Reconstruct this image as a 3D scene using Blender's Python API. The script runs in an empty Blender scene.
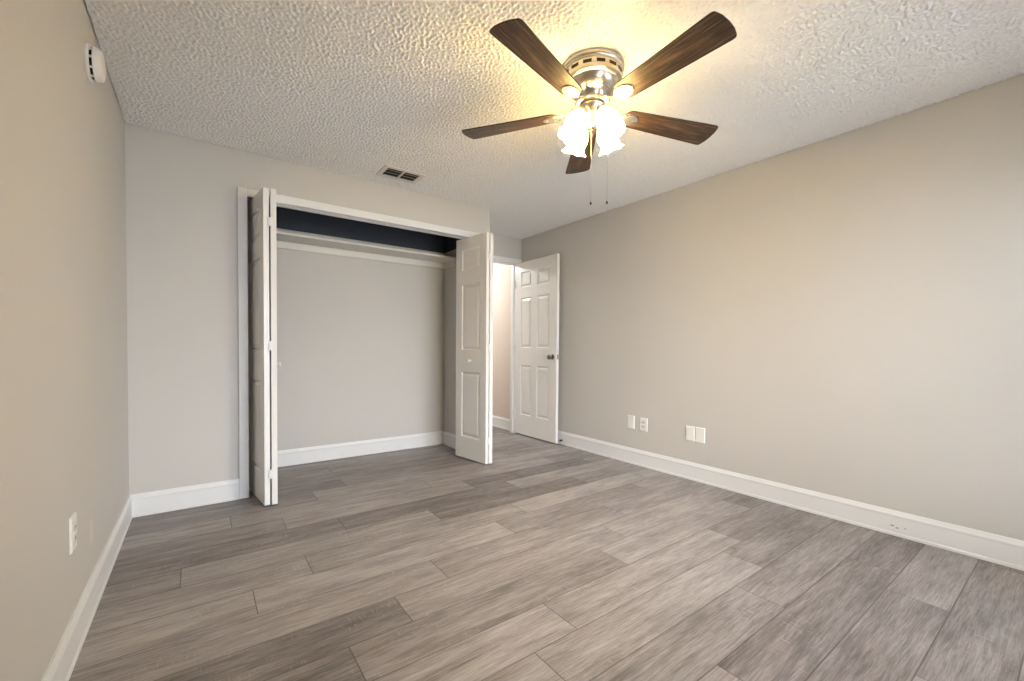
import bpy, bmesh, math, random
import numpy as np
from mathutils import Vector, Matrix

random.seed(7)
scene = bpy.context.scene
COL = scene.collection
PI = math.pi

# ------------------------------------------------------------------ camera
YAW, PITCH, ROLL, EYE = 0.6318, -0.0212, 0.0071, 1.0784
cam_data = bpy.data.cameras.new('camera')
cam = bpy.data.objects.new('camera', cam_data)
COL.objects.link(cam)
_r = Vector((math.cos(YAW), -math.sin(YAW), 0))
_f = Vector((math.sin(YAW), math.cos(YAW), 0))
_u = Vector((0, 0, 1))
_f2 = _f * math.cos(PITCH) + _u * math.sin(PITCH)
_u2 = _u * math.cos(PITCH) - _f * math.sin(PITCH)
_R = _r * math.cos(ROLL) + _u2 * math.sin(ROLL)
_U = _u2 * math.cos(ROLL) - _r * math.sin(ROLL)
M = Matrix.Identity(4)
for i in range(3):
    M[i][0], M[i][1], M[i][2] = _R[i], _U[i], -_f2[i]
M[2][3] = EYE
cam.matrix_world = M
cam_data.sensor_fit = 'HORIZONTAL'
cam_data.sensor_width = 36.0
cam_data.lens = 426.67 / 1024 * 36.0
cam_data.shift_y = 16.2 / 1024
cam_data.clip_start = 0.02
scene.camera = cam

# ------------------------------------------------------------------ light and exposure
SKY_STRENGTH = 14.2
SHADE_GLOW = 72.0
BULB_GLOW = 700.0
HALL_GLOW = 148.0
scene.view_settings.view_transform = 'Standard'
scene.view_settings.look = 'None'
scene.view_settings.gamma = 1.0
scene.view_settings.use_curve_mapping = False
scene.view_settings.exposure = 0.10
world = bpy.data.worlds.new('sky')
scene.world = world
world.use_nodes = True
bg = world.node_tree.nodes['Background']
bg.inputs['Color'].default_value = (0.89, 0.97, 1.07, 1)
bg.inputs['Strength'].default_value = SKY_STRENGTH

# ------------------------------------------------------------------ room dimensions (metres)
XL, XR = -0.362, 3.271          # left and right wall faces
YR, YB = -0.58, 3.541           # rear wall face (behind the camera) and closet wall face
YC = 4.285                      # far wall of the closet and of the door alcove
CW = 0.115                      # stud wall thickness
XP0, XP1 = 2.195, 2.310         # partition between closet and alcove
H = 2.44
OX0, OX1, OZ = 0.270, 2.195, 2.127   # closet opening
DX0, DX1, DZ = 2.410, 3.195, 2.126   # doorway
HY = 6.3                        # end of the hall
WX0, WX1, WZ0, WZ1 = 0.80, 3.08, 0.20, 2.08   # glazed opening in the rear wall

portal = bpy.data.lights.new('window_portal', 'AREA')
portal.shape = 'RECTANGLE'
portal.size, portal.size_y = WX1 - WX0, WZ1 - WZ0
portal.cycles.is_portal = True
po = bpy.data.objects.new('window_portal', portal)
COL.objects.link(po)
po.location = ((WX0 + WX1) / 2, YR - 0.06, (WZ0 + WZ1) / 2)
po.rotation_euler = (PI / 2, 0, 0)


# ------------------------------------------------------------------ node material helpers
class NM:
    def __init__(self, name):
        self.m = bpy.data.materials.new(name)
        self.m.use_nodes = True
        self.t = self.m.node_tree
        self.b = self.t.nodes['Principled BSDF']
        self.out = self.t.nodes['Material Output']

    def n(self, kind, **kw):
        nd = self.t.nodes.new(kind)
        for k, v in kw.items():
            if k in nd.inputs.keys():
                nd.inputs[k].default_value = v
            else:
                setattr(nd, k, v)
        return nd

    def l(self, a, b):
        self.t.links.new(a, b)

    def math(self, op, a, b=None, c=None, clamp=False):
        nd = self.n('ShaderNodeMath', operation=op)
        nd.use_clamp = clamp
        for i, v in enumerate((a, b, c)):
            if v is None:
                continue
            if isinstance(v, (int, float)):
                nd.inputs[i].default_value = v
            else:
                self.l(v, nd.inputs[i])
        return nd.outputs[0]

    def ramp(self, fac, stops):
        nd = self.n('ShaderNodeValToRGB')
        e = nd.color_ramp.elements
        while len(e) < len(stops):
            e.new(0.5)
        for el, (p, c) in zip(e, stops):
            el.position = p
            el.color = (*c, 1)
        self.l(fac, nd.inputs['Fac'])
        return nd.outputs['Color']

    def mix(self, fac, a, b, blend='MIX'):
        nd = self.n('ShaderNodeMix', data_type='RGBA', blend_type=blend)
        for i, v in ((0, fac), (6, a), (7, b)):
            if isinstance(v, (int, float)):
                nd.inputs[i].default_value = v
            elif isinstance(v, tuple):
                nd.inputs[i].default_value = (*v, 1)
            else:
                self.l(v, nd.inputs[i])
        return nd.outputs[2]

    def noise(self, vec, scale, detail=2.0, rough=0.5, dist=0.0):
        nd = self.n('ShaderNodeTexNoise')
        nd.inputs['Scale'].default_value = scale
        nd.inputs['Detail'].default_value = detail
        nd.inputs['Roughness'].default_value = rough
        nd.inputs['Distortion'].default_value = dist
        self.l(vec, nd.inputs['Vector'])
        return nd.outputs['Fac']

    def obj(self):
        return self.n('ShaderNodeTexCoord').outputs['Object']

    def scale(self, vec, s, loc=(0, 0, 0)):
        nd = self.n('ShaderNodeMapping')
        nd.inputs['Scale'].default_value = s
        nd.inputs['Location'].default_value = loc
        self.l(vec, nd.inputs['Vector'])
        return nd.outputs[0]

    def bump(self, height, strength, distance):
        nd = self.n('ShaderNodeBump')
        nd.inputs['Strength'].default_value = strength
        nd.inputs['Distance'].default_value = distance
        self.l(height, nd.inputs['Height'])
        self.l(nd.outputs[0], self.b.inputs['Normal'])

    def set(self, base=None, rough=None, metal=None, spec=None):
        for k, v in (('Base Color', base), ('Roughness', rough), ('Metallic', metal), ('Specular IOR Level', spec)):
            if v is None:
                continue
            if isinstance(v, tuple):
                self.b.inputs[k].default_value = (*v, 1)
            elif isinstance(v, (int, float)):
                self.b.inputs[k].default_value = v
            else:
                self.l(v, self.b.inputs[k])


def mat_paint(name, color, patch=False):
    k = NM(name)
    v = k.obj()
    big = k.noise(v, 1.3, 3)
    base = k.mix(big, tuple(c * 0.975 for c in color), tuple(min(1, c * 1.02) for c in color))
    if patch:      # a brushed touch-up stroke and faint smears near the outlet
        sep = k.n('ShaderNodeSeparateXYZ')
        k.l(v, sep.inputs[0])
        dy = k.math('DIVIDE', k.math('SUBTRACT', sep.outputs['Y'], 2.405), 0.030)
        dz = k.math('DIVIDE', k.math('SUBTRACT', sep.outputs['Z'], 0.315), 0.055)
        d = k.math('ADD', k.math('POWER', dy, 2.0), k.math('POWER', dz, 4.0))
        f = k.math('MULTIPLY', k.math('SUBTRACT', 1.3, d, clamp=True), 0.8)
        base = k.mix(f, base, tuple(min(1, c * 1.14) for c in color))
    k.set(base, 0.62, spec=0.28)
    k.bump(k.noise(v, 170, 2), 0.12, 0.002)
    return k.m


def mat_plain(name, color, rough=0.45, metal=0.0, spec=0.4, bump=0.0, bscale=60):
    k = NM(name)
    v = k.obj()
    base = k.mix(k.noise(v, 6, 2), tuple(c * 0.97 for c in color), tuple(min(1, c * 1.02) for c in color))
    k.set(base, rough, metal, spec)
    if bump:
        k.bump(k.noise(v, bscale, 2), bump, 0.002)
    return k.m


def mat_popcorn():
    k = NM('popcorn_ceiling')
    v = k.obj()
    h = k.noise(v, 150, 3, 0.6)
    k.set(k.mix(k.noise(v, 1.2, 2), (0.82, 0.805, 0.785), (0.845, 0.83, 0.81)), 0.9, spec=0.1)
    k.bump(h, 0.5, 0.004)
    return k.m


def mat_floor():
    k = NM('grey_oak_planks')
    uv = k.n('ShaderNodeUVMap', uv_map='plank').outputs[0]
    at = k.n('ShaderNodeAttribute', attribute_name='tone').outputs['Fac']
    off = k.n('ShaderNodeCombineXYZ')
    k.l(k.math('MULTIPLY', at, 37.0), off.inputs[0])
    k.l(k.math('MULTIPLY', at, 91.0), off.inputs[1])
    k.l(k.math('MULTIPLY', at, 53.0), off.inputs[2])
    ad = k.n('ShaderNodeVectorMath', operation='ADD')
    k.l(uv, ad.inputs[0])
    k.l(off.outputs[0], ad.inputs[1])
    p = ad.outputs[0]
    # warped long grain
    warp = k.n('ShaderNodeTexNoise')
    warp.inputs['Scale'].default_value = 2.2
    warp.inputs['Detail'].default_value = 2
    k.l(k.scale(p, (1.0, 2.5, 1)), warp.inputs['Vector'])
    wv = k.n('ShaderNodeVectorMath', operation='SCALE')
    k.l(warp.outputs['Color'], wv.inputs[0])
    wv.inputs['Scale'].default_value = 0.025
    pw = k.n('ShaderNodeVectorMath', operation='ADD')
    k.l(p, pw.inputs[0])
    k.l(wv.outputs[0], pw.inputs[1])
    pw = pw.outputs[0]
    cloud = k.noise(k.scale(pw, (1.5, 8, 1)), 1.6, 4, 0.6)
    streak = k.noise(k.scale(pw, (3.0, 42, 1)), 1.0, 4, 0.62)
    fine = k.noise(k.scale(pw, (10, 190, 1)), 1.0, 6, 0.72)
    saw = k.noise(k.scale(p, (150, 20, 1)), 1.0, 3, 0.6)
    sawmask = k.math('MULTIPLY', k.math('SUBTRACT', k.noise(k.scale(p, (2.6, 9, 1)), 1.0, 2), 0.47, clamp=True), 6.0, clamp=True)
    tone = k.math('ADD', k.math('MULTIPLY', cloud, 0.60), k.math('MULTIPLY', streak, 0.50))
    tone = k.math('ADD', tone, k.math('MULTIPLY', k.math('SUBTRACT', fine, 0.5), 0.95))
    tone = k.math('ADD', tone, k.math('MULTIPLY', k.math('SUBTRACT', at, 0.5), 0.28))
    tone = k.math('SUBTRACT', tone, 0.05)
    base = k.ramp(tone, [(0.20, (0.096, 0.084, 0.082)), (0.40, (0.185, 0.165, 0.162)),
                         (0.56, (0.268, 0.243, 0.239)), (0.80, (0.405, 0.376, 0.370))])
    # pale cross-grain saw marks
    sm = k.math('MULTIPLY', k.math('MULTIPLY', k.math('SUBTRACT', saw, 0.57, clamp=True), 7.0, clamp=True), sawmask)
    base = k.mix(k.math('MULTIPLY', sm, 0.60), base, (0.46, 0.415, 0.385))
    # knots: a few dark eyes drawn out along the grain
    kn = k.noise(k.scale(p, (2.6, 8.5, 1)), 1.0, 1)
    kf = k.math('MULTIPLY', k.math('SUBTRACT', kn, 0.70, clamp=True), 8.0, clamp=True)
    base = k.mix(k.math('MULTIPLY', kf, 0.6), base, (0.085, 0.067, 0.060))
    # seams between planks
    sep = k.n('ShaderNodeSeparateXYZ')
    k.l(uv, sep.inputs[0])
    ex = k.math('MINIMUM', sep.outputs['X'], k.math('SUBTRACT', 1.2917, sep.outputs['X']))
    ey = k.math('MINIMUM', sep.outputs['Y'], k.math('SUBTRACT', 0.2045, sep.outputs['Y']))
    e = k.math('MINIMUM', ex, ey)
    seam = k.math('SUBTRACT', 1.0, k.math('DIVIDE', e, 0.0032), clamp=True)
    base = k.mix(k.math('MULTIPLY', seam, 0.9), base, (0.045, 0.037, 0.033))
    k.set(base, k.math('ADD', 0.36, k.math('MULTIPLY', streak, 0.18)), spec=0.42)
    hgt = k.math('SUBTRACT', k.math('ADD', k.math('MULTIPLY', fine, 0.4), k.math('MULTIPLY', streak, 0.5)), k.math('MULTIPLY', seam, 1.2))
    k.bump(hgt, 0.35, 0.0025)
    return k.m


def mat_blade():
    k = NM('dark_walnut_blade')
    v = k.obj()
    a = k.noise(k.scale(v, (6, 130, 6)), 1.0, 4, 0.65)
    b = k.noise(k.scale(v, (3, 28, 3)), 1.0, 3, 0.6)
    t = k.math('ADD', k.math('MULTIPLY', a, 0.65), k.math('MULTIPLY', b, 0.4))
    base = k.ramp(t, [(0.38, (0.010, 0.006, 0.004)), (0.52, (0.040, 0.022, 0.012)), (0.70, (0.17, 0.105, 0.060))])
    k.set(base, 0.42, spec=0.4)
    k.bump(a, 0.25, 0.002)
    return k.m


def mat_nickel():
    k = NM('brushed_nickel')
    v = k.obj()
    k.set((0.70, 0.655, 0.59), k.math('ADD', 0.22, k.math('MULTIPLY', k.noise(k.scale(v, (4, 4, 220)), 1.0, 2), 0.14)), 1.0)
    return k.m


def mat_glow(name, base, emis, strength, rough=0.4):
    k = NM(name)
    v = k.obj()
    k.set(k.mix(k.noise(v, 12, 2), base, tuple(c * 0.97 for c in base)), rough)
    k.b.inputs['Emission Color'].default_value = (*emis, 1)
    k.b.inputs['Emission Strength'].default_value = strength
    return k.m


def mat_pane():
    k = NM('window_glass')
    tr = k.n('ShaderNodeBsdfTransparent')
    gl = k.n('ShaderNodeBsdfGlossy')
    gl.inputs['Roughness'].default_value = 0.02
    fr = k.n('ShaderNodeFresnel')
    mx = k.n('ShaderNodeMixShader')
    k.l(fr.outputs[0], mx.inputs[0])
    k.l(tr.outputs[0], mx.inputs[1])
    k.l(gl.outputs[0], mx.inputs[2])
    k.l(mx.outputs[0], k.out.inputs['Surface'])
    return k.m


def mat_scuffed_trim(color):
    """White trim with the two small black scuffs on the right-hand baseboard."""
    k = NM('white_trim_scuffed')
    v = k.obj()
    sep = k.n('ShaderNodeSeparateXYZ')
    k.l(v, sep.inputs[0])
    base = None
    tot = None
    for (y, z, ry, rz) in ((0.679, 0.056, 0.012, 0.006), (0.657, 0.048, 0.010, 0.005), (0.622, 0.055, 0.006, 0.004)):
        dy = k.math('DIVIDE', k.math('SUBTRACT', sep.outputs['Y'], y), ry)
        dz = k.math('DIVIDE', k.math('SUBTRACT', sep.outputs['Z'], z), rz)
        d = k.math('ADD', k.math('POWER', dy, 2.0), k.math('POWER', dz, 2.0))
        f = k.math('SUBTRACT', 1.0, d, clamp=True)
        tot = f if tot is None else k.math('MAXIMUM', tot, f)
    tot = k.math('MULTIPLY', tot, k.math('MULTIPLY', k.noise(v, 260, 2), 1.5), clamp=True)
    k.set(k.mix(tot, color, (0.12, 0.11, 0.11)), 0.38, spec=0.4)
    return k.m


WALL_C = (0.574, 0.551, 0.518)
TRIM_C = (0.770, 0.766, 0.762)
M_WALL = mat_paint('greige_wall_paint', WALL_C)
M_WALL_L = mat_paint('greige_wall_paint_touched_up', WALL_C, True)
M_HALL = mat_paint('hall_wall_paint', (0.66, 0.57, 0.50))
M_CEIL = mat_popcorn()
M_CLOSET_CEIL = mat_plain('closet_ceiling_dimmed', (0.07, 0.075, 0.085), 0.8)  # closet ceiling darkened to cut bounce, so the closet top stays dim
M_SLATE = mat_paint('dark_slate', (0.050, 0.056, 0.068))
M_FLOOR = mat_floor()
M_TRIM = mat_plain('white_trim_paint', TRIM_C, 0.38)
M_TRIM_R = mat_scuffed_trim(TRIM_C)
M_DOOR = mat_plain('white_door_paint', (0.785, 0.760, 0.728), 0.36, bump=0.06, bscale=90)
M_SHELF = mat_plain('white_shelf_paint', (0.72, 0.69, 0.63), 0.5)
M_PLATE = mat_plain('white_plastic', (0.82, 0.80, 0.765), 0.3)
M_RECEPT = mat_plain('outlet_face_plastic', (0.62, 0.60, 0.57), 0.35)
M_DARK = mat_plain('dark_slot', (0.012, 0.011, 0.010), 0.7)
M_NICKEL = mat_nickel()
M_BRONZE = mat_plain('dark_bronze', (0.035, 0.026, 0.020), 0.35, 0.8)
M_BLADE = mat_blade()
M_SHADE = mat_glow('frosted_lamp_glass', (0.9, 0.87, 0.8), (1.0, 0.69, 0.25), SHADE_GLOW)
# the bulb sits in the lower half of the glass, so the neck of the shade is dimmer than its rim
_k = M_SHADE.node_tree
_tc = _k.nodes.new('ShaderNodeTexCoord')
_sp = _k.nodes.new('ShaderNodeSeparateXYZ')
_k.links.new(_tc.outputs['Object'], _sp.inputs[0])
_mr = _k.nodes.new('ShaderNodeMapRange')
for _i, _v in ((1, 0.02), (2, 0.11), (3, SHADE_GLOW * 0.12), (4, SHADE_GLOW)):
    _mr.inputs[_i].default_value = _v
_k.links.new(_sp.outputs['Z'], _mr.inputs[0])
_k.links.new(_mr.outputs[0], _k.nodes['Principled BSDF'].inputs['Emission Strength'])
M_BULB = mat_glow('lit_bulb', (0.9, 0.87, 0.8), (1.0, 0.83, 0.62), BULB_GLOW)
M_ADDED_HALLDOME = mat_glow('added_lit_hall_dome', (0.9, 0.88, 0.84), (0.96, 0.99, 0.97), HALL_GLOW)
M_VENT = mat_plain('vent_enamel', (0.70, 0.66, 0.60), 0.45)
M_PANE = mat_pane()
M_GROUND = mat_plain('outdoor_ground', (0.46, 0.455, 0.44), 0.9, bump=0.3)
M_TRACK = mat_plain('white_metal_track', (0.74, 0.72, 0.69), 0.3, 0.2)
M_KNOB = mat_plain('aged_nickel_knob', (0.36, 0.31, 0.25), 0.16, 1.0)
M_HINGE = mat_plain('hinge_steel', (0.45, 0.42, 0.38), 0.3, 0.9)


# ------------------------------------------------------------------ mesh helpers
def box(bm, x0, x1, y0, y1, z0, z1, mtx=None):
    vs = [bm.verts.new((x, y, z)) for z in (z0, z1) for y in (y0, y1) for x in (x0, x1)]
    for f in ((0, 2, 3, 1), (4, 5, 7, 6), (0, 1, 5, 4), (2, 6, 7, 3), (0, 4, 6, 2), (1, 3, 7, 5)):
        bm.faces.new([vs[i] for i in f])
    if mtx:
        bmesh.ops.transform(bm, matrix=mtx, verts=vs)
    return vs


def lathe(bm, profile, seg=40, mtx=None, wave=None):
    """profile: list of (radius, z).  wave(i, n, a) -> (dr, dz) may scallop a ring."""
    rings, allv = [], []
    for i, (r, z) in enumerate(profile):
        if r < 1e-6:
            v = bm.verts.new((0, 0, z))
            rings.append([v])
            allv.append(v)
            continue
        ring = []
        for j in range(seg):
            a = 2 * PI * j / seg
            dr, dz = wave(i, len(profile), a) if wave else (0, 0)
            v = bm.verts.new(((r + dr) * math.cos(a), (r + dr) * math.sin(a), z + dz))
            ring.append(v)
            allv.append(v)
        rings.append(ring)
    for a, b in zip(rings, rings[1:]):
        if len(a) == 1 and len(b) == 1:
            continue
        for j in range(seg):
            k = (j + 1) % seg
            if len(a) == 1:
                bm.faces.new((a[0], b[j], b[k]))
            elif len(b) == 1:
                bm.faces.new((a[j], b[0], a[k]))
            else:
                bm.faces.new((a[j], b[j], b[k], a[k]))
    if mtx:
        bmesh.ops.transform(bm, matrix=mtx, verts=allv)
    return allv


def tube(bm, pts, radius, seg=10):
    """A round tube along a polyline (radius may be a list)."""
    pts = [Vector(p) for p in pts]
    rad = radius if isinstance(radius, (list, tuple)) else [radius] * len(pts)
    rings = []
    for i, p in enumerate(pts):
        d = (pts[min(i + 1, len(pts) - 1)] - pts[max(i - 1, 0)]).normalized()
        a = d.cross(Vector((0, 0, 1)))
        if a.length < 1e-3:
            a = Vector((1, 0, 0))
        a.normalize()
        b = d.cross(a).normalized()
        rings.append([bm.verts.new(p + (a * math.cos(2 * PI * j / seg) + b * math.sin(2 * PI * j / seg)) * rad[i]) for j in range(seg)])
    for r0, r1 in zip(rings, rings[1:]):
        for j in range(seg):
            k = (j + 1) % seg
            bm.faces.new((r0[j], r0[k], r1[k], r1[j]))
    bm.faces.new(rings[0][::-1])
    bm.faces.new(rings[-1])


def obj(name, bm, mat, parent=None, bevel=0.0, smooth=False, loc=None, rot=None, segs=2):
    bmesh.ops.recalc_face_normals(bm, faces=bm.faces)
    me = bpy.data.meshes.new(name)
    bm.to_mesh(me)
    bm.free()
    mats = mat if isinstance(mat, (list, tuple)) else [mat]
    for m in mats:
        me.materials.append(m)
    o = bpy.data.objects.new(name, me)
    COL.objects.link(o)
    if parent is not None:
        o.parent = parent
    if loc is not None:
        o.location = loc
    if rot is not None:
        o.rotation_euler = rot
    if smooth:
        me.polygons.foreach_set('use_smooth', [True] * len(me.polygons))
        me.set_sharp_from_angle(angle=math.radians(38))
    if bevel:
        b = o.modifiers.new('bevel', 'BEVEL')
        b.width = bevel
        b.segments = segs
        b.limit_method = 'ANGLE'
        b.angle_limit = math.radians(40)
    return o


def bxo(name, dims, mat, parent=None, bevel=0.0):
    bm = bmesh.new()
    for d in (dims if isinstance(dims[0], (list, tuple)) else [dims]):
        box(bm, *d)
    return obj(name, bm, mat, parent, bevel)


def struct(o):
    o['kind'] = 'structure'
    return o


def tag(o, label, cat, group=None):
    o['label'] = label
    o['category'] = cat
    if group:
        o['group'] = group
    return o


def thing(name, label, cat, loc, rotz=0.0, group=None):
    o = bpy.data.objects.new(name, None)
    o.empty_display_size = 0.05
    COL.objects.link(o)
    o.location = loc
    o.rotation_euler = (0, 0, rotz)
    return tag(o, label, cat, group)


def dup(root, loc, rotz=None, label=None):
    r = root.copy()
    COL.objects.link(r)
    r.location = loc
    if rotz is not None:
        r.rotation_euler = (0, 0, rotz)
    if label:
        r['label'] = label
    for ch in list(root.children):
        c = ch.copy()
        COL.objects.link(c)
        c.parent = r
        for g in list(ch.children):
            d = g.copy()
            COL.objects.link(d)
            d.parent = c
    return r


# ------------------------------------------------------------------ floor
JR = 0.62
JOINT = {0: 2.495, 1: 2.710, 2: 1.964, 3: 2.240, 4: 2.453, 5: 1.717, 6: 1.960, 7: 0.932, 8: 1.473, 9: 1.719, 10: 1.213,
         11: 1.980, 12: 0.408, 13: 0.146, 14: 0.662, 15: 0.910, 16: 0.35, -1: JR, -2: 0.4, 17: 0.905, 18: 1.20}
PL, PW, PY0 = 1.2917, 0.2045, 0.331
bm = bmesh.new()
uvl = bm.loops.layers.uv.new('plank')
tl = bm.faces.layers.float.new('tone')
FX0, FX1, FY0, FY1 = XL - 0.05, XR + 0.05, YR - 0.05, HY + 0.05
for row in range(-5, 30):
    y0, y1 = PY0 + row * PW, PY0 + (row + 1) * PW
    a, b = max(y0, FY0), min(y1, FY1)
    if b <= a:
        continue
    jx = JOINT.get(row, random.uniform(0, PL))
    n0 = math.floor((FX0 - jx) / PL)
    x0 = jx + n0 * PL
    while x0 < FX1:
        c, d = max(x0, FX0), min(x0 + PL, FX1)
        if d > c:
            f = bm.faces.new([bm.verts.new(v) for v in ((c, a, 0), (d, a, 0), (d, b, 0), (c, b, 0))])
            f[tl] = random.random()
            for lp in f.loops:
                lp[uvl].uv = (lp.vert.co.x - x0, lp.vert.co.y - y0)
        x0 += PL
bmesh.ops.remove_doubles(bm, verts=bm.verts, dist=1e-5)
base_faces = list(bm.faces)
box(bm, FX0, FX1, FY0, FY1, -0.12, -0.005)
struct(obj('floor', bm, M_FLOOR))
struct(bxo('ground_outside', (-14, 16, -26, YR - 0.13, -0.5, -0.4), M_GROUND))

# ------------------------------------------------------------------ walls
TOP = 2.50
struct(bxo('wall_left', (XL - 0.11, XL, YR - 0.11, HY + 0.11, 0, TOP), M_WALL_L))
struct(bxo('wall_right', (XR, XR + 0.11, YR - 0.11, HY + 0.11, 0, TOP), M_WALL))
struct(bxo('wall_rear', [(XL, WX0, YR - 0.11, YR, 0, TOP), (WX1, XR, YR - 0.11, YR, 0, TOP),
                         (WX0, WX1, YR - 0.11, YR, 0, WZ0), (WX0, WX1, YR - 0.11, YR, WZ1, TOP)], M_WALL))
struct(bxo('wall_closet_front', [(XL, OX0 - 0.018, YB, YB + CW, 0, TOP), (OX0 - 0.018, OX1, YB, YB + CW, OZ + 0.018, TOP)], M_WALL))
struct(bxo('wall_partition', (XP0 + 0.0, XP1, YB, YC, 0, TOP), M_WALL))
struct(bxo('wall_far', [(XL, DX0 - 0.018, YC, YC + CW, 0, TOP), (DX1 + 0.018, XR, YC, YC + CW, 0, TOP),
                        (DX0 - 0.018, DX1 + 0.018, YC, YC + CW, DZ + 0.018, TOP)], M_WALL))
struct(bxo('wall_closet_left', (XL, XL + 0.11, YB + CW, YC, 0, TOP), M_WALL))
struct(bxo('wall_hall_right', (XR - 0.014, XR, YC + CW, HY, 0, TOP), M_HALL))
struct(bxo('wall_hall_left', (1.55, 1.66, YC + CW, HY, 0, TOP), M_HALL))
struct(bxo('wall_hall_end', (1.55, XR, HY, HY + 0.11, 0, TOP), M_HALL))

# ceiling: the textured slab stops a hair short of the walls, which leaves the thin dark joint
g = 0.004


def popcorn_sheet(x0, x1, y0, y1, step, flats, seed):
    """(verts, quads) of a hanging stipple sheet: band-passed noise clipped into blobs of plaster"""
    nx, ny = int(round((x1 - x0) / step)) + 1, int(round((y1 - y0) / step)) + 1
    rng = np.random.default_rng(seed)
    fy, fx = np.meshgrid(np.fft.fftfreq(ny, step), np.fft.rfftfreq(nx, step), indexing='ij')
    fr = np.hypot(fx, fy)

    def band(f0, w):
        sp = np.fft.rfft2(rng.standard_normal((ny, nx))) * np.exp(-((fr - f0) / w) ** 2)
        n = np.fft.irfft2(sp, (ny, nx))
        return n / n.std()
    n = band(44, 20) + 0.40 * band(82, 25)
    dens = 0.25 * band(3, 3)
    h = STIPPLE * np.clip(n + 0.35 + dens, 0, 2.3) / 2.3
    X, Y = np.meshgrid(np.linspace(x0, x1, nx), np.linspace(y0, y1, ny))
    for (cx, cy, rx, ry, round_) in flats:
        d = np.hypot((X - cx) / rx, (Y - cy) / ry) if round_ else np.maximum(abs(X - cx) / rx, abs(Y - cy) / ry)
        h = np.where(d < 1, 0, h)
    co = np.stack([X, Y, H - h], -1).reshape(-1, 3)
    i = np.arange(ny * nx).reshape(ny, nx)
    q = np.stack([i[:-1, :-1], i[1:, :-1], i[1:, 1:], i[:-1, 1:]], -1).reshape(-1, 4)   # normals down
    return co, q


STIPPLE = 0.0064
parts_ = [popcorn_sheet(XL + g, XR - g, YR + g, YB - g, 0.0043, [(1.553, 1.474, 0.155, 0.155, True), (1.290, 3.268, 0.166, 0.115, False)], 3),
          popcorn_sheet(XP1 + g, XR - g, YB - g, YC - g, 0.0043, [], 4)]
bx_v, bx_q = [], []
for (x0, x1, y0, y1) in ((XL + g, XR - g, YR + g, YB - g), (XP1 + g, XR - g, YB - g, YC - g)):
    o_ = len(bx_v)
    bx_v += [(x, y, z) for z in (H + 0.0005, H + 0.03) for y in (y0, y1) for x in (x0, x1)]
    bx_q += [[o_ + i for i in f] for f in ((0, 2, 3, 1), (4, 5, 7, 6), (0, 1, 5, 4), (2, 6, 7, 3), (0, 4, 6, 2), (1, 3, 7, 5))]
parts_.append((np.array(bx_v), np.array(bx_q)))
co_, q_, off_ = [], [], 0
for c, q in parts_:
    co_.append(c)
    q_.append(q + off_)
    off_ += len(c)
co_, q_ = np.concatenate(co_).astype(np.float32), np.concatenate(q_).astype(np.int32)
me = bpy.data.meshes.new('ceiling')
me.vertices.add(len(co_))
me.vertices.foreach_set('co', co_.ravel())
me.loops.add(q_.size)
me.loops.foreach_set('vertex_index', q_.ravel())
me.polygons.add(len(q_))
me.polygons.foreach_set('loop_start', np.arange(0, q_.size, 4, dtype=np.int32))
sm_ = np.ones(len(q_), dtype=bool)
sm_[-12:] = False
me.polygons.foreach_set('use_smooth', sm_)
me.update(calc_edges=True)
me.materials.append(M_CEIL)
ceil_o = bpy.data.objects.new('ceiling', me)
COL.objects.link(ceil_o)
struct(ceil_o)
# thin dark slate panels line the closet walls above the shelf
struct(bxo('wall_closet_upper_dark_lining', [(XL + 0.11, XP0, YC - 0.003, YC, 2.118, H), (XP0 - 0.003, XP0, YB + CW, YC - 0.003, 2.118, H),
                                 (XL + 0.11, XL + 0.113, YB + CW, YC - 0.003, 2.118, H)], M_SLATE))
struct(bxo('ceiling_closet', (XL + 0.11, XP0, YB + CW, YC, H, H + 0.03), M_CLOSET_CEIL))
struct(bxo('ceiling_hall', (1.66, XR - 0.014, YC + CW, HY, H, H + 0.03), M_CEIL))
struct(bxo('roof_slab', (XL - 0.11, XR + 0.11, YR - 0.11, HY + 0.11, TOP, TOP + 0.1), M_CLOSET_CEIL))

# ------------------------------------------------------------------ baseboards
BB = [(0, 0), (0.0, 0.0), (0.016, 0.0), (0.016, 0.014), (0.0125, 0.020), (0.0125, 0.108), (0.0145, 0.112), (0.0145, 0.120), (0.010, 0.131), (0.008, 0.138), (0.006, 0.1436), (0, 0.1436)]


def baseboard(name, p0, p1, nrm, mat=M_TRIM, m0=0.0, m1=0.0):
    """profile swept from p0 to p1 (wall face line), nrm points into the room; m0/m1 = mitre shift per unit depth"""
    bm = bmesh.new()
    p0, p1, nrm = Vector((*p0, 0)), Vector((*p1, 0)), Vector((*nrm, 0))
    d = (p1 - p0).normalized()
    ra, rb = [], []
    for (t, z) in BB[1:]:
        ra.append(bm.verts.new(p0 + nrm * t + d * (t * m0) + Vector((0, 0, z))))
        rb.append(bm.verts.new(p1 + nrm * t - d * (t * m1) + Vector((0, 0, z))))
    n = len(ra)
    for i in range(n):
        j = (i + 1) % n
        bm.faces.new((ra[i], ra[j], rb[j], rb[i]))
    bm.faces.new(ra[::-1])
    bm.faces.new(rb)
    return struct(obj(name, bm, mat))


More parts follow.
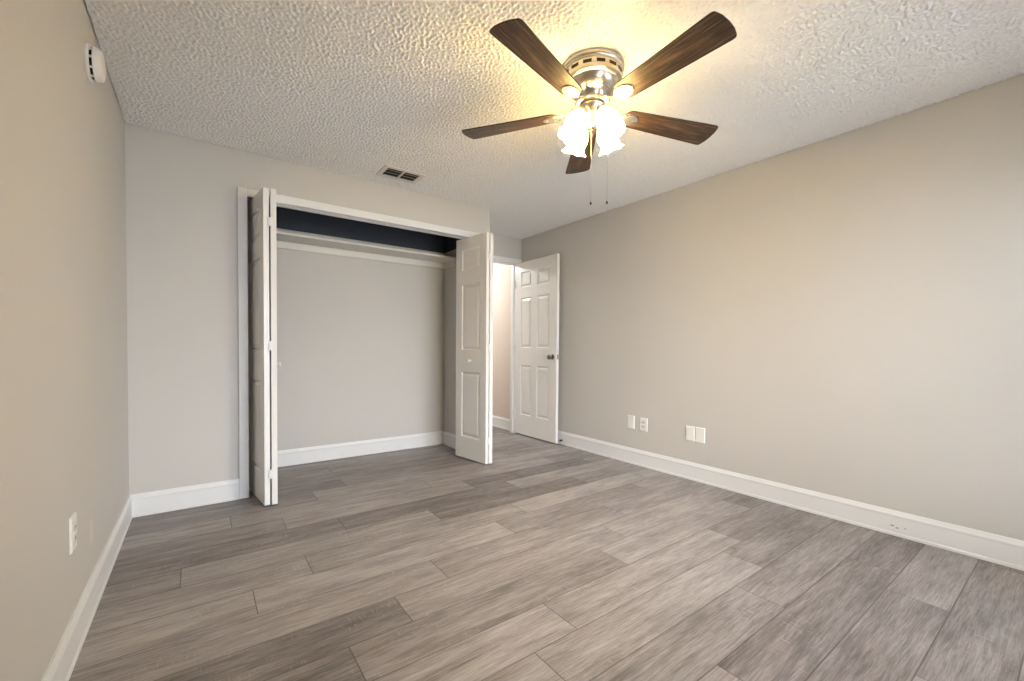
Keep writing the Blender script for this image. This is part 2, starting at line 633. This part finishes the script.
CAS = 0.060   # casing width
baseboard('baseboard_left', (XL, YR), (XL, YB), (1, 0), m0=1, m1=1)
baseboard('baseboard_back', (XL, YB), (OX0 - CAS + 0.008, YB), (0, -1), m0=1)
baseboard('baseboard_right', (XR, YR), (XR, YC), (-1, 0), M_TRIM_R, m0=1, m1=0)
baseboard('baseboard_rear', (XL, YR), (XR, YR), (0, 1), m0=1, m1=1)
baseboard('baseboard_closet_back', (XL + 0.11, YC), (XP0, YC), (0, -1), m0=1, m1=1)
baseboard('baseboard_closet_right', (XP0, YB + CW), (XP0, YC), (-1, 0), m1=1)
baseboard('baseboard_closet_left', (XL + 0.11, YB + CW), (XL + 0.11, YC), (1, 0), m1=1)
baseboard('baseboard_alcove', (XP1, YB), (XP1, YC), (1, 0))
baseboard('baseboard_hall', (XR - 0.014, YC + CW), (XR - 0.014, HY), (-1, 0), m1=1)

# ------------------------------------------------------------------ closet trim: casing, jambs and track
CT = 0.015
bm = bmesh.new()
c0, c1 = OX0 - CAS + 0.008, OX0 + 0.006          # left leg of the casing
box(bm, c0, c1, YB - CT, YB, 0, OZ + 0.052)
box(bm, OX1 - 0.006, OX1 + CAS - 0.006, YB - CT, YB, 0, OZ + 0.052)
box(bm, c1, OX1 - 0.006, YB - CT, YB, OZ - 0.005, OZ + 0.052)
struct(obj('trim_closet_casing', bm, M_TRIM, bevel=0.003))
bm = bmesh.new()
box(bm, OX0 - 0.018, OX0, YB, YB + CW, 0, OZ)
box(bm, OX0 - 0.018, OX1, YB, YB + CW, OZ, OZ + 0.018)
struct(obj('trim_closet_jamb', bm, M_TRIM))
bm = bmesh.new()
box(bm, OX0 + 0.002, OX1 - 0.002, YB + 0.045, YB + 0.049, OZ - 0.006, OZ)
box(bm, OX0 + 0.002, OX1 - 0.002, YB + 0.071, YB + 0.075, OZ - 0.006, OZ)
box(bm, OX0 + 0.002, OX1 - 0.002, YB + 0.045, YB + 0.075, OZ - 0.002, OZ)
struct(obj('trim_bifold_track', bm, M_TRACK))

# ------------------------------------------------------------------ doorway trim
bm = bmesh.new()
box(bm, DX0 - 0.054, DX0 + 0.004, YC - CT, YC, 0, DZ + 0.054)
box(bm, DX1 + 0.034, XR - 0.002, YC - CT, YC, 0, DZ + 0.054)
box(bm, DX0 + 0.004, DX1 + 0.034, YC - CT, YC, DZ + 0.000, DZ + 0.054)
struct(obj('trim_door_casing', bm, M_TRIM, bevel=0.004))
bm = bmesh.new()
box(bm, DX0 - 0.018, DX0, YC, YC + CW, 0, DZ)
box(bm, DX1, DX1 + 0.018, YC, YC + CW, 0, DZ)
box(bm, DX0 - 0.018, DX1 + 0.018, YC, YC + CW, DZ, DZ + 0.018)
box(bm, DX0, DX0 + 0.012, YC + 0.045, YC + 0.085, 0, DZ)         # door stops
box(bm, DX1 - 0.012, DX1, YC + 0.045, YC + 0.085, 0, DZ)
box(bm, DX0, DX1, YC + 0.045, YC + 0.085, DZ - 0.012, DZ)
struct(obj('trim_door_jamb', bm, M_TRIM))


# ------------------------------------------------------------------ moulded panel doors
def panel_leaf(W, z0, z1, T, panels):
    """Slab along local x (0..W), thickness local y (0..T), with raised panels moulded into both faces."""
    us = sorted({0, W} | {p[0] for p in panels} | {p[1] for p in panels})
    zs = sorted({z0, z1} | {p[2] for p in panels} | {p[3] for p in panels})
    bm = bmesh.new()
    pset = {(round(p[0], 5), round(p[2], 5)) for p in panels}
    for y, s in ((0.0, 1), (T, -1)):
        grid = {(i, j): bm.verts.new((u, y, z)) for i, u in enumerate(us) for j, z in enumerate(zs)}
        for i in range(len(us) - 1):
            for j in range(len(zs) - 1):
                if (round(us[i], 5), round(zs[j], 5)) in pset:
                    prev = [grid[(i, j)], grid[(i + 1, j)], grid[(i + 1, j + 1)], grid[(i, j + 1)]]
                    a, b, c, d = us[i], us[i + 1], zs[j], zs[j + 1]
                    for ins, dep in ((0.004, 0.002), (0.010, 0.0105), (0.018, 0.0105), (0.040, 0.002)):
                        cur = [bm.verts.new((x, y + s * dep, z)) for x, z in
                               ((a + ins, c + ins), (b - ins, c + ins), (b - ins, d - ins), (a + ins, d - ins))]
                        for q in range(4):
                            w = (q + 1) % 4
                            bm.faces.new((prev[q], prev[w], cur[w], cur[q]))
                        prev = cur
                    bm.faces.new(prev)
                else:
                    bm.faces.new((grid[(i, j)], grid[(i + 1, j)], grid[(i + 1, j + 1)], grid[(i, j + 1)]))
    bmesh.ops.remove_doubles(bm, verts=bm.verts, dist=1e-6)
    bedges = [e for e in bm.edges if len(e.link_faces) == 1]
    fr = [e for e in bedges if e.verts[0].co.y < T / 2]
    bk = [e for e in bedges if e.verts[0].co.y >= T / 2]
    bmesh.ops.bridge_loops(bm, edges=fr + bk)
    return bm


def knob_bm(reach=0.036, r=0.019):
    """round pull knob on a stem, axis along local -y from y=0"""
    bm = bmesh.new()
    prof = [(0.0001, 0), (r * 0.75, 0), (r * 0.75, 0.003), (r * 0.42, 0.006), (r * 0.40, reach * 0.5), (r * 0.8, reach * 0.66),
            (r, reach * 0.8), (r * 0.9, reach * 0.95), (r * 0.5, reach), (0, reach * 1.02)]
    lathe(bm, prof, 24, Matrix.Rotation(PI / 2, 4, 'X'))
    return bm


LZ0, LZ1 = 0.012, 2.121
LPZ = ((0.215, 0.845), (1.050, 1.680), (1.810, 2.012))
LT = 0.034


def leaf_along(name, start, end, parent):
    """leaf whose left face runs start -> end on the floor plan; thickness to the right of that direction"""
    s, e = Vector(start), Vector(end)
    d = e - s
    W = d.length
    ang = math.atan2(d.y, d.x)
    pans = [(0.088, W - 0.092, a, b) for a, b in LPZ]
    bm = panel_leaf(W, LZ0, LZ1, LT, pans)
    # local +y is to the left of the direction, so flip it to the right
    bmesh.ops.scale(bm, vec=(1, -1, 1), verts=bm.verts)
    return obj(name, bm, M_DOOR, parent, bevel=0.0018, loc=(s.x - parent.location.x, s.y - parent.location.y, 0), rot=(0, 0, ang)), ang, W


def pair_hinges(parent, x, y):
    for z in (0.22, 1.08, 1.90):
        bm = bmesh.new()
        box(bm, -0.012, -0.0012, -0.0012, 0.0012, -0.03, 0.03)
        box(bm, 0.0012, 0.012, -0.0012, 0.0012, -0.03, 0.03)
        lathe(bm, [(0, -0.031), (0.0022, -0.031), (0.0022, 0.031), (0, 0.031)], 10)
        obj('hinge', bm, M_TRIM, parent, loc=(x - parent.location.x, y - parent.location.y, z))


bif_l = thing('bifold_door', 'white folded bifold closet door at the left end of the closet opening, seen nearly edge-on', 'closet door', (0.38, 3.48, 0), 0, 'bifold closet doors')
leaf_along('door_leaf', (0.342, 3.248), (0.287, 3.712), bif_l)
lf, an, W = leaf_along('door_leaf', (0.384, 3.244), (0.418, 3.709), bif_l)
k = obj('knob', knob_bm(), M_DOOR, lf, smooth=True, loc=(W * 0.48, -LT, 0.945), rot=(0, 0, 0))
pair_hinges(bif_l, 0.3805, 3.243)

bif_r = thing('bifold_door', 'white folded bifold closet door at the right end of the closet, beside the doorway, knob facing the opening', 'closet door', (2.13, 3.48, 0), 0, 'bifold closet doors')
lf, an, W = leaf_along('door_leaf', (2.097, 3.264), (2.034, 3.716), bif_r)
k = obj('knob', knob_bm(), M_DOOR, lf, smooth=True, loc=(W * 0.5, 0, 0.950), rot=(0, 0, PI))
leaf_along('door_leaf', (2.134, 3.261), (2.150, 3.716), bif_r)
pair_hinges(bif_r, 2.1325, 3.259)

# ------------------------------------------------------------------ room door, open against the right wall
DT = 0.035
door = bpy.data.objects.new('door_1', None)
COL.objects.link(door)
door.location = (3.190, 4.283, 0)
struct(door)
DW = 0.758
cols = ((0.100, 0.304), (0.412, 0.634))
pans = [(a, b, c, d) for a, b in cols for c, d in ((0.255, 0.865), (1.076, 1.690), (1.812, 2.003))]
bm = panel_leaf(DW, 0.014, 2.122, DT, pans)
leaf = obj('door_leaf', bm, M_DOOR, door, bevel=0.0018, loc=(0, 0, 0), rot=(0, 0, -PI / 2))
# local x of the leaf now runs towards the room (-y), local y -> +x : visible face is local y = 0
bmk = bmesh.new()
prof = [(0, 0), (0.030, 0), (0.031, 0.004), (0.026, 0.010), (0.013, 0.014), (0.011, 0.030), (0.016, 0.034), (0.026, 0.042),
        (0.028, 0.052), (0.024, 0.062), (0.012, 0.067), (0, 0.068)]
lathe(bmk, prof, 28, Matrix.Rotation(PI / 2, 4, 'X'))
kb = obj('door_knob', bmk, M_KNOB, leaf, smooth=True, loc=(DW - 0.066, 0, 0.978))
kb2 = bpy.data.objects.new('door_knob', kb.data)
COL.objects.link(kb2)
kb2.parent = leaf
kb2.location = (DW - 0.066, DT, 0.978)
kb2.rotation_euler = (0, 0, PI)
kb2.scale = (1, 0.60, 1)
bm = bmesh.new()
box(bm, DW - 0.001, DW + 0.0012, 0.006, DT - 0.006, 0.978 - 0.028, 0.978 + 0.028)
box(bm, DW, DW + 0.009, 0.011, DT - 0.011, 0.978 - 0.011, 0.978 + 0.011)
obj('latch', bm, M_HINGE, leaf)
for z in (0.25, 1.06, 1.86):
    bm = bmesh.new()
    lathe(bm, [(0, -0.045), (0.006, -0.045), (0.006, 0.045), (0, 0.045)], 12)
    box(bm, 0.0, 0.030, -0.0012, 0.0012, -0.045, 0.045)
    obj('hinge', bm, M_TRIM, door, loc=(-0.002, 0.008, z))

# ------------------------------------------------------------------ closet shelf on cleats
sh = thing('closet_shelf', 'long white wooden shelf on cleats across the top of the open closet', 'shelf', (XL + 0.11, YC, 2.005))
sw = XP0 - (XL + 0.11)
bxo('shelf_board', (0.001, sw - 0.001, -0.290, -0.001, 0, 0.020), M_SHELF, sh, 0.002)
bxo('cleat', (0.0, sw, -0.020, -0.0005, -0.062, -0.0005), M_SHELF, sh, 0.003)
bxo('cleat', (0.0005, 0.020, -0.286, -0.020, -0.062, -0.0005), M_SHELF, sh, 0.003)
bxo('cleat', (sw - 0.020, sw - 0.0005, -0.286, -0.020, -0.062, -0.0005), M_SHELF, sh, 0.003)


# ------------------------------------------------------------------ wall plates
def plate_bm(w, h):
    bm = bmesh.new()
    a, b, t = w / 2, h / 2, 0.006
    back = [bm.verts.new(v) for v in ((-a, 0, -b), (a, 0, -b), (a, 0, b), (-a, 0, b))]
    mid = [bm.verts.new((v.co.x, -0.002, v.co.z)) for v in back]
    top = [bm.verts.new((v.co.x * (1 - 0.004 / a), -t, v.co.z * (1 - 0.004 / b))) for v in back]
    for r0, r1 in ((back, mid), (mid, top)):
        for i in range(4):
            j = (i + 1) % 4
            bm.faces.new((r0[i], r0[j], r1[j], r1[i]))
    bm.faces.new(top)
    bm.faces.new(back[::-1])
    return bm


def screw(parent, x, z):
    bm = bmesh.new()
    lathe(bm, [(0, 0), (0.0032, 0), (0.0026, 0.0012), (0, 0.0016)], 12, Matrix.Rotation(PI / 2, 4, 'X'))
    obj('screw', bm, M_PLATE, parent, loc=(x, -0.006, z))


def outlet(loc, rotz, label, w=0.079, h=0.122):
    t = thing('wall_outlet', label, 'outlet', loc, rotz)
    obj('cover_plate', plate_bm(w, h), M_PLATE, t)
    for z in (-0.0195, 0.0195):
        bm = bmesh.new()
        n = 24
        pts = []
        for i in range(n):
            a = 2 * PI * i / n
            pts.append((max(-0.0165, min(0.0165, 0.0175 * math.cos(a) * 1.1)), max(-0.0135, min(0.0135, 0.0175 * math.sin(a)))))
        lo = [bm.verts.new((x, -0.006, q)) for x, q in pts]
        hi = [bm.verts.new((x, -0.0085, q)) for x, q in pts]
        for i in range(n):
            j = (i + 1) % n
            bm.faces.new((lo[i], lo[j], hi[j], hi[i]))
        bm.faces.new(hi)
        bm.faces.new(lo[::-1])
        r = obj('receptacle', bm, M_RECEPT, t, loc=(0, 0, z))
        bm = bmesh.new()
        box(bm, -0.0075, -0.0050, -0.0090, -0.0084, -0.003, 0.0065)
        box(bm, 0.0050, 0.0075, -0.0090, -0.0084, -0.002, 0.0060)
        lathe(bm, [(0, -0.0084), (0.0027, -0.0084), (0.0027, -0.0090), (0, -0.0090)], 12,
              Matrix.Translation((0, 0, -0.0075)) @ Matrix.Rotation(-PI / 2, 4, 'X') @ Matrix.Scale(-1, 4, (0, 0, 1)))
        obj('slots', bm, M_DARK, r)
    screw(t, 0, 0)
    return t


def blank(loc, rotz, label, w=0.079, h=0.122):
    t = thing('blank_wall_plate', label, 'wall plate', loc, rotz, 'blank plates on the right wall')
    obj('cover_plate', plate_bm(w, h), M_PLATE, t)
    screw(t, 0, 0.032)
    screw(t, 0, -0.032)
    return t


RW = -PI / 2       # plates on the right wall face -x
b0 = blank((XR, 2.563, 0.388), RW, 'white blank wall plate just left of the duplex outlet, nearest the open door')
outlet((XR, 2.421, 0.385), RW, 'white duplex outlet with two grey sockets on the right wall, beside a blank plate')
dup(b0, (XR, 1.962, 0.380), RW, 'left one of the two side-by-side white blank plates low on the right wall')
dup(b0, (XR, 1.8755, 0.380), RW, 'right one of the two side-by-side white blank plates low on the right wall')
outlet((XL, 2.085, 0.424), PI / 2, 'white outlet low on the left wall above the baseboard')

# ------------------------------------------------------------------ door stop behind the door edge
ds = thing('door_stop', 'small dark door stop on the right baseboard behind the open door edge', 'door stop', (XR - 0.0125, 3.500, 0.047), RW)
bm = bmesh.new()
lathe(bm, [(0, 0), (0.012, 0), (0.012, 0.003), (0.005, 0.005), (0.005, 0.016), (0, 0.016)], 16, Matrix.Rotation(PI / 2, 4, 'X'))
obj('stem', bm, M_BRONZE, ds, smooth=True)
bm = bmesh.new()
lathe(bm, [(0, 0.016), (0.009, 0.016), (0.010, 0.026), (0.006, 0.029), (0, 0.029)], 16, Matrix.Rotation(PI / 2, 4, 'X'))
obj('rubber_tip', bm, M_DARK, ds, smooth=True)

# ------------------------------------------------------------------ smoke detector on the left wall
sd = thing('smoke_detector', 'round white smoke detector high on the left wall under the ceiling', 'smoke detector', (XL, 2.456, 2.231))
RX = Matrix.Rotation(PI / 2, 4, 'Y')
bm = bmesh.new()
lathe(bm, [(0, 0), (0.070, 0), (0.072, 0.003), (0.072, 0.009), (0.069, 0.012), (0, 0.012)], 48, RX)
obj('base', bm, M_PLATE, sd, smooth=True)
bm = bmesh.new()
lathe(bm, [(0, 0.012), (0.058, 0.012), (0.058, 0.022), (0, 0.022)], 48, RX)
core = obj('vent_ring', bm, M_DARK, sd)
for i in range(10):
    a = 2 * PI * (i + 0.5) / 10
    bm = bmesh.new()
    box(bm, 0.012, 0.022, -0.004, 0.004, 0.054, 0.063, Matrix.Rotation(a, 4, 'X'))
    obj('rib', bm, M_PLATE, sd)
bm = bmesh.new()
lathe(bm, [(0, 0.021), (0.064, 0.021), (0.066, 0.023), (0.064, 0.036), (0.060, 0.043), (0.056, 0.046), (0.044, 0.049), (0.020, 0.051), (0, 0.051)], 48, RX)
obj('cover', bm, M_PLATE, sd, smooth=True)

# ------------------------------------------------------------------ ceiling register
vt = thing('ceiling_vent', 'small rectangular white louvred air vent in the ceiling above the closet', 'vent', (1.290, 3.268, H))
vw, vd = 0.163, 0.112
iw, idp = 0.128, 0.078
bm = bmesh.new()
for d in ((-vw, vw, -vd, -idp), (-vw, vw, idp, vd), (-vw, -iw, -idp, idp), (iw, vw, -idp, idp)):
    box(bm, d[0], d[1], d[2], d[3], -0.009, -0.0005)
obj('frame', bm, M_VENT, vt, 0.0025)
bxo('duct', (-iw, iw, -idp, idp, -0.0012, -0.0004), M_DARK, vt)
bxo('divider', (-0.006, 0.006, -idp, idp, -0.011, -0.0015), M_VENT, vt)
for i in range(3):
    y = -idp + (i + 0.5) * 2 * idp / 3
    for s in (-1, 1):
        bm = bmesh.new()
        box(bm, 0.007, iw - 0.001, -0.0125, 0.0125, -0.0007, 0.0007, Matrix.Translation((0, y, -0.0085)) @ Matrix.Rotation(math.radians(24), 4, 'X'))
        if s < 0:
            bmesh.ops.scale(bm, vec=(-1, 1, 1), verts=bm.verts)
        obj('slat', bm, M_VENT, vt)

# ------------------------------------------------------------------ ceiling fan
FX, FY = 1.553, 1.474
fan = thing('ceiling_fan', 'brushed nickel flush ceiling fan with five dark wood blades and lit glass lamp shades', 'ceiling fan', (FX, FY, H))
bm = bmesh.new()
lathe(bm, [(0, -0.0005), (0.146, -0.0005), (0.150, -0.006), (0.150, -0.018), (0.146, -0.022), (0.143, -0.026), (0.143, -0.030), (0.138, -0.034),
           (0.138, -0.062), (0.141, -0.065), (0.141, -0.074), (0.132, -0.082), (0.124, -0.084)], 64)
can = obj('canopy', bm, M_NICKEL, fan, smooth=True)
for i in range(14):       # dark cooling slots round the canopy band
    bm = bmesh.new()
    box(bm, 0.1378, 0.1392, -0.020, 0.020, -0.056, -0.041, Matrix.Rotation(2 * PI * (i + 0.3) / 14, 4, 'Z'))
    obj('cooling_slot', bm, M_BRONZE, can)
bm = bmesh.new()
lathe(bm, [(0.0, -0.080), (0.124, -0.080), (0.121, -0.092), (0.112, -0.108), (0.098, -0.122), (0.082, -0.132), (0.072, -0.140), (0.068, -0.150), (0.064, -0.156), (0, -0.156)], 56)
obj('motor_housing', bm, M_NICKEL, fan, smooth=True)
bm = bmesh.new()
lathe(bm, [(0, -0.157), (0.060, -0.157), (0.062, -0.160), (0.062, -0.166), (0, -0.166)], 48)
obj('flywheel_gasket', bm, M_BRONZE, fan, smooth=True)
bm = bmesh.new()
lathe(bm, [(0, -0.1665), (0.082, -0.1665), (0.085, -0.170), (0.085, -0.178), (0.078, -0.182), (0, -0.182)], 48)
obj('flywheel', bm, M_NICKEL, fan, smooth=True)
bm = bmesh.new()
lathe(bm, [(0, -0.183), (0.050, -0.183), (0.066, -0.189), (0.070, -0.197), (0.064, -0.213), (0.052, -0.228), (0.045, -0.244), (0.030, -0.256), (0.016, -0.262),
           (0.013, -0.272), (0.007, -0.278), (0, -0.279)], 48)
obj('light_kit_hub', bm, M_NICKEL, fan, smooth=True)

BZ = -0.205             # blade plane below the ceiling
R0, R1 = 0.165, 0.684
HW0, HW1 = 0.056, 0.078


def blade_outline():
    pts = []
    # root: rounded
    for i in range(9):
        a = PI / 2 + PI * i / 8
        pts.append((R0 + 0.040 + 0.040 * math.cos(a), HW0 * math.sin(a)))
    # lower side to tip, tip with soft corners and slight bow
    n = 10
    for i in range(1, n):
        t = i / n
        pts.append((R0 + 0.04 + (R1 - 0.03 - R0 - 0.04) * t, -(HW0 + (HW1 - HW0) * t)))
    for (dx, w) in ((-0.022, -1.0), (-0.013, -0.99), (-0.006, -0.95), (-0.001, -0.86), (0.007, -0.5), (0.010, 0.0), (0.007, 0.5), (-0.001, 0.86), (-0.006, 0.95), (-0.013, 0.99), (-0.022, 1.0)):
        pts.append((R1 - 0.006 + dx, HW1 * w))
    for i in range(n - 1, 0, -1):
        t = i / n
        pts.append((R0 + 0.04 + (R1 - 0.03 - R0 - 0.04) * t, (HW0 + (HW1 - HW0) * t)))
    return pts


bm = bmesh.new()
ol = blade_outline()
lo = [bm.verts.new((x, y, -0.003)) for x, y in ol]
hi = [bm.verts.new((x, y, 0.003)) for x, y in ol]
for i in range(len(ol)):
    j = (i + 1) % len(ol)
    bm.faces.new((lo[i], lo[j], hi[j], hi[i]))
bm.faces.new(lo)
bm.faces.new(hi)
blade0 = obj('blade', bm, M_BLADE, fan, bevel=0.0012)
blade_me = blade0.data

# blade iron: strap from the flywheel down to a shield-shaped foot screwed under the blade
bm = bmesh.new()
path = [(0.060, 0.030, 0.016), (0.092, 0.029, 0.015), (0.120, 0.012, 0.012), (0.150, -0.004, 0.013), (0.172, -0.0052, 0.026)]
prev = None
for (x, z, w) in path:
    cur = [bm.verts.new((x, s * w, z + d)) for s, d in ((-1, -0.0025), (1, -0.0025), (1, 0.0025), (-1, 0.0025))]
    if prev:
        for i in range(4):
            j = (i + 1) % 4
            bm.faces.new((prev[i], prev[j], cur[j], cur[i]))
    else:
        bm.faces.new(cur[::-1])
    prev = cur
bm.faces.new(prev)
sh_pts = [(0.165, -0.026), (0.180, -0.036), (0.200, -0.039), (0.222, -0.034), (0.240, -0.022), (0.250, 0.0), (0.240, 0.022), (0.222, 0.034), (0.200, 0.039), (0.180, 0.036), (0.165, 0.026)]
lo = [bm.verts.new((x, y, -0.0085)) for x, y in sh_pts]
hi = [bm.verts.new((x, y, -0.0032)) for x, y in sh_pts]
for i in range(len(sh_pts)):
    j = (i + 1) % len(sh_pts)
    bm.faces.new((lo[i], lo[j], hi[j], hi[i]))
bm.faces.new(lo)
bm.faces.new(hi)
iron0 = obj('blade_iron', bm, M_NICKEL, fan, bevel=0.0015)
scr = []
for sx, sy in ((0.190, -0.018), (0.190, 0.018), (0.228, 0.0)):
    bm = bmesh.new()
    lathe(bm, [(0, -0.0085), (0.005, -0.0085), (0.004, -0.0110), (0, -0.0118)], 12, Matrix.Translation((sx, sy, 0)))
    scr.append(obj('screw', bm, M_HINGE, iron0, smooth=True))

PHI0 = -164.8
DROOP = (1.6, 0.1, -2.3, -1.5, -0.2)      # each blade sags or lifts a little
for i in range(5):
    if i == 0:
        b, ir = blade0, iron0
    else:
        b = blade0.copy()
        COL.objects.link(b)
        ir = iron0.copy()
        COL.objects.link(ir)
        for sc0 in scr:
            s2 = sc0.copy()
            COL.objects.link(s2)
            s2.parent = ir
    ph = math.radians(PHI0 + 72 * i)
    m = Matrix.Translation((0, 0, BZ)) @ Matrix.Rotation(ph, 4, 'Z') @ Matrix.Rotation(-math.radians(DROOP[i]), 4, 'Y') @ Matrix.Rotation(math.radians(-9.5), 4, 'X')
    for o in (b, ir):
        o.parent = fan
        o.matrix_local = m

# lamp holders, shades and bulbs
TOWARD = math.degrees(math.atan2(-FY, -FX))
SHP = [(0.022, 0.0), (0.027, 0.004), (0.033, 0.014), (0.042, 0.032), (0.050, 0.052), (0.0535, 0.068), (0.052, 0.084), (0.047, 0.098), (0.0445, 0.108), (0.047, 0.119), (0.055, 0.131), (0.062, 0.138)]


def scallop(i, n, a):
    k = max(0.0, (i - (n - 4)) / 3.0)
    c = math.cos(6 * a)
    return (0.0015 * k * c, 0.0032 * k * c)


for i in range(4):
    az = math.radians(TOWARD - 47 + 90 * i)
    tilt = math.radians(24)
    piv = Matrix.Translation((0.074 * math.cos(az), 0.074 * math.sin(az), -0.226)) @ Matrix.Rotation(az, 4, 'Z') @ Matrix.Rotation(PI - tilt, 4, 'Y')
    bm = bmesh.new()
    ca, sa = math.cos(az), math.sin(az)
    tube(bm, [(0.050 * ca, 0.050 * sa, -0.214), (0.060 * ca, 0.060 * sa, -0.212), (0.069 * ca, 0.069 * sa, -0.215), (0.074 * ca, 0.074 * sa, -0.224)], 0.008, 12)
    lathe(bm, [(0, -0.006), (0.014, -0.006), (0.026, 0.000), (0.028, 0.012), (0.027, 0.018), (0, 0.018)], 28, piv)
    arm = obj('lamp_arm', bm, M_NICKEL, fan, smooth=True)
    bm = bmesh.new()
    prof = SHP + [(r - 0.003, z) for r, z in reversed(SHP)]

    def sc(i, n, a):
        j = i if i < len(SHP) else len(prof) - 1 - i
        return scallop(j, len(SHP), a)
    lathe(bm, prof, 48, None, sc)
    s = obj('lamp_shade', bm, M_SHADE, fan, smooth=True)
    s.matrix_local = piv @ Matrix.Translation((0, 0, 0.008))
    bm = bmesh.new()
    lathe(bm, [(0, 0.008), (0.011, 0.008), (0.012, 0.026), (0.018, 0.042), (0.022, 0.058), (0.020, 0.074), (0.012, 0.085), (0, 0.088)], 20)
    bu = obj('bulb', bm, M_BULB, s, smooth=True)

# pull chains with little knobs
for (side, toward, zt, zb) in ((-0.006, 0.020, -0.262, -0.650), (0.076, 0.004, -0.214, -0.640)):
    rx, ry = math.cos(YAW), -math.sin(YAW)
    tx, ty = -math.sin(YAW), -math.cos(YAW)
    px, py = side * rx + toward * tx, side * ry + toward * ty
    bm = bmesh.new()
    if side > 0.05:
        tube(bm, [(px * 0.75, py * 0.75, zt + 0.002), (px, py, zt), (px, py, zt - 0.02)], 0.0022, 8)
    z = zt
    tube(bm, [(px, py, zt), (px, py, zb)], 0.0008, 6)
    while z > zb:
        lathe(bm, [(0, 0.0013), (0.0013, 0), (0, -0.0013)], 6, Matrix.Translation((px, py, z)))
        z -= 0.006
    ch = obj('pull_chain', bm, M_HINGE, fan)
    bm = bmesh.new()
    lathe(bm, [(0, zb), (0.0035, zb - 0.003), (0.0045, zb - 0.010), (0.0035, zb - 0.015), (0, zb - 0.017)], 12, Matrix.Translation((px, py, 0)))
    obj('pull_knob', bm, M_BRONZE, ch, smooth=True)

# ------------------------------------------------------------------ unseen dome lamp, added to light the hall beyond the doorway
hl = thing('added_hall_light', 'unseen round dome lamp added to light the hall beyond the doorway', 'added light', (2.60, 5.35, H))
bm = bmesh.new()
lathe(bm, [(0, -0.0005), (0.150, -0.0005), (0.152, -0.012), (0.146, -0.020), (0, -0.020)], 40)
obj('base', bm, M_NICKEL, hl, smooth=True)
bm = bmesh.new()
lathe(bm, [(0.140, -0.020), (0.138, -0.040), (0.118, -0.066), (0.080, -0.084), (0.040, -0.092), (0, -0.094)], 40)
obj('dome', bm, M_ADDED_HALLDOME, hl, smooth=True)

# ------------------------------------------------------------------ rear window (behind the camera): the daylight
fw = 0.045
bm = bmesh.new()
ya, yb_ = YR - 0.085, YR - 0.030
box(bm, WX0, WX1, ya, yb_, WZ0, WZ0 + fw)
box(bm, WX0, WX1, ya, yb_, WZ1 - fw, WZ1)
box(bm, WX0, WX0 + fw, ya, yb_, WZ0 + fw, WZ1 - fw)
box(bm, WX1 - fw, WX1, ya, yb_, WZ0 + fw, WZ1 - fw)
box(bm, (WX0 + WX1) / 2 - 0.025, (WX0 + WX1) / 2 + 0.025, ya, yb_, WZ0 + fw, WZ1 - fw)
win = struct(obj('window_1', bm, M_TRIM))
for a, b in ((WX0 + fw, (WX0 + WX1) / 2 - 0.025), ((WX0 + WX1) / 2 + 0.025, WX1 - fw)):
    p = bxo('pane', (a, b, YR - 0.060, YR - 0.056, WZ0 + fw, WZ1 - fw), M_PANE, win)
struct(bxo('trim_window_sill', (WX0 - 0.04, WX1 + 0.04, YR - 0.030, YR + 0.03, WZ0 - 0.02, WZ0), M_TRIM, None, 0.003))
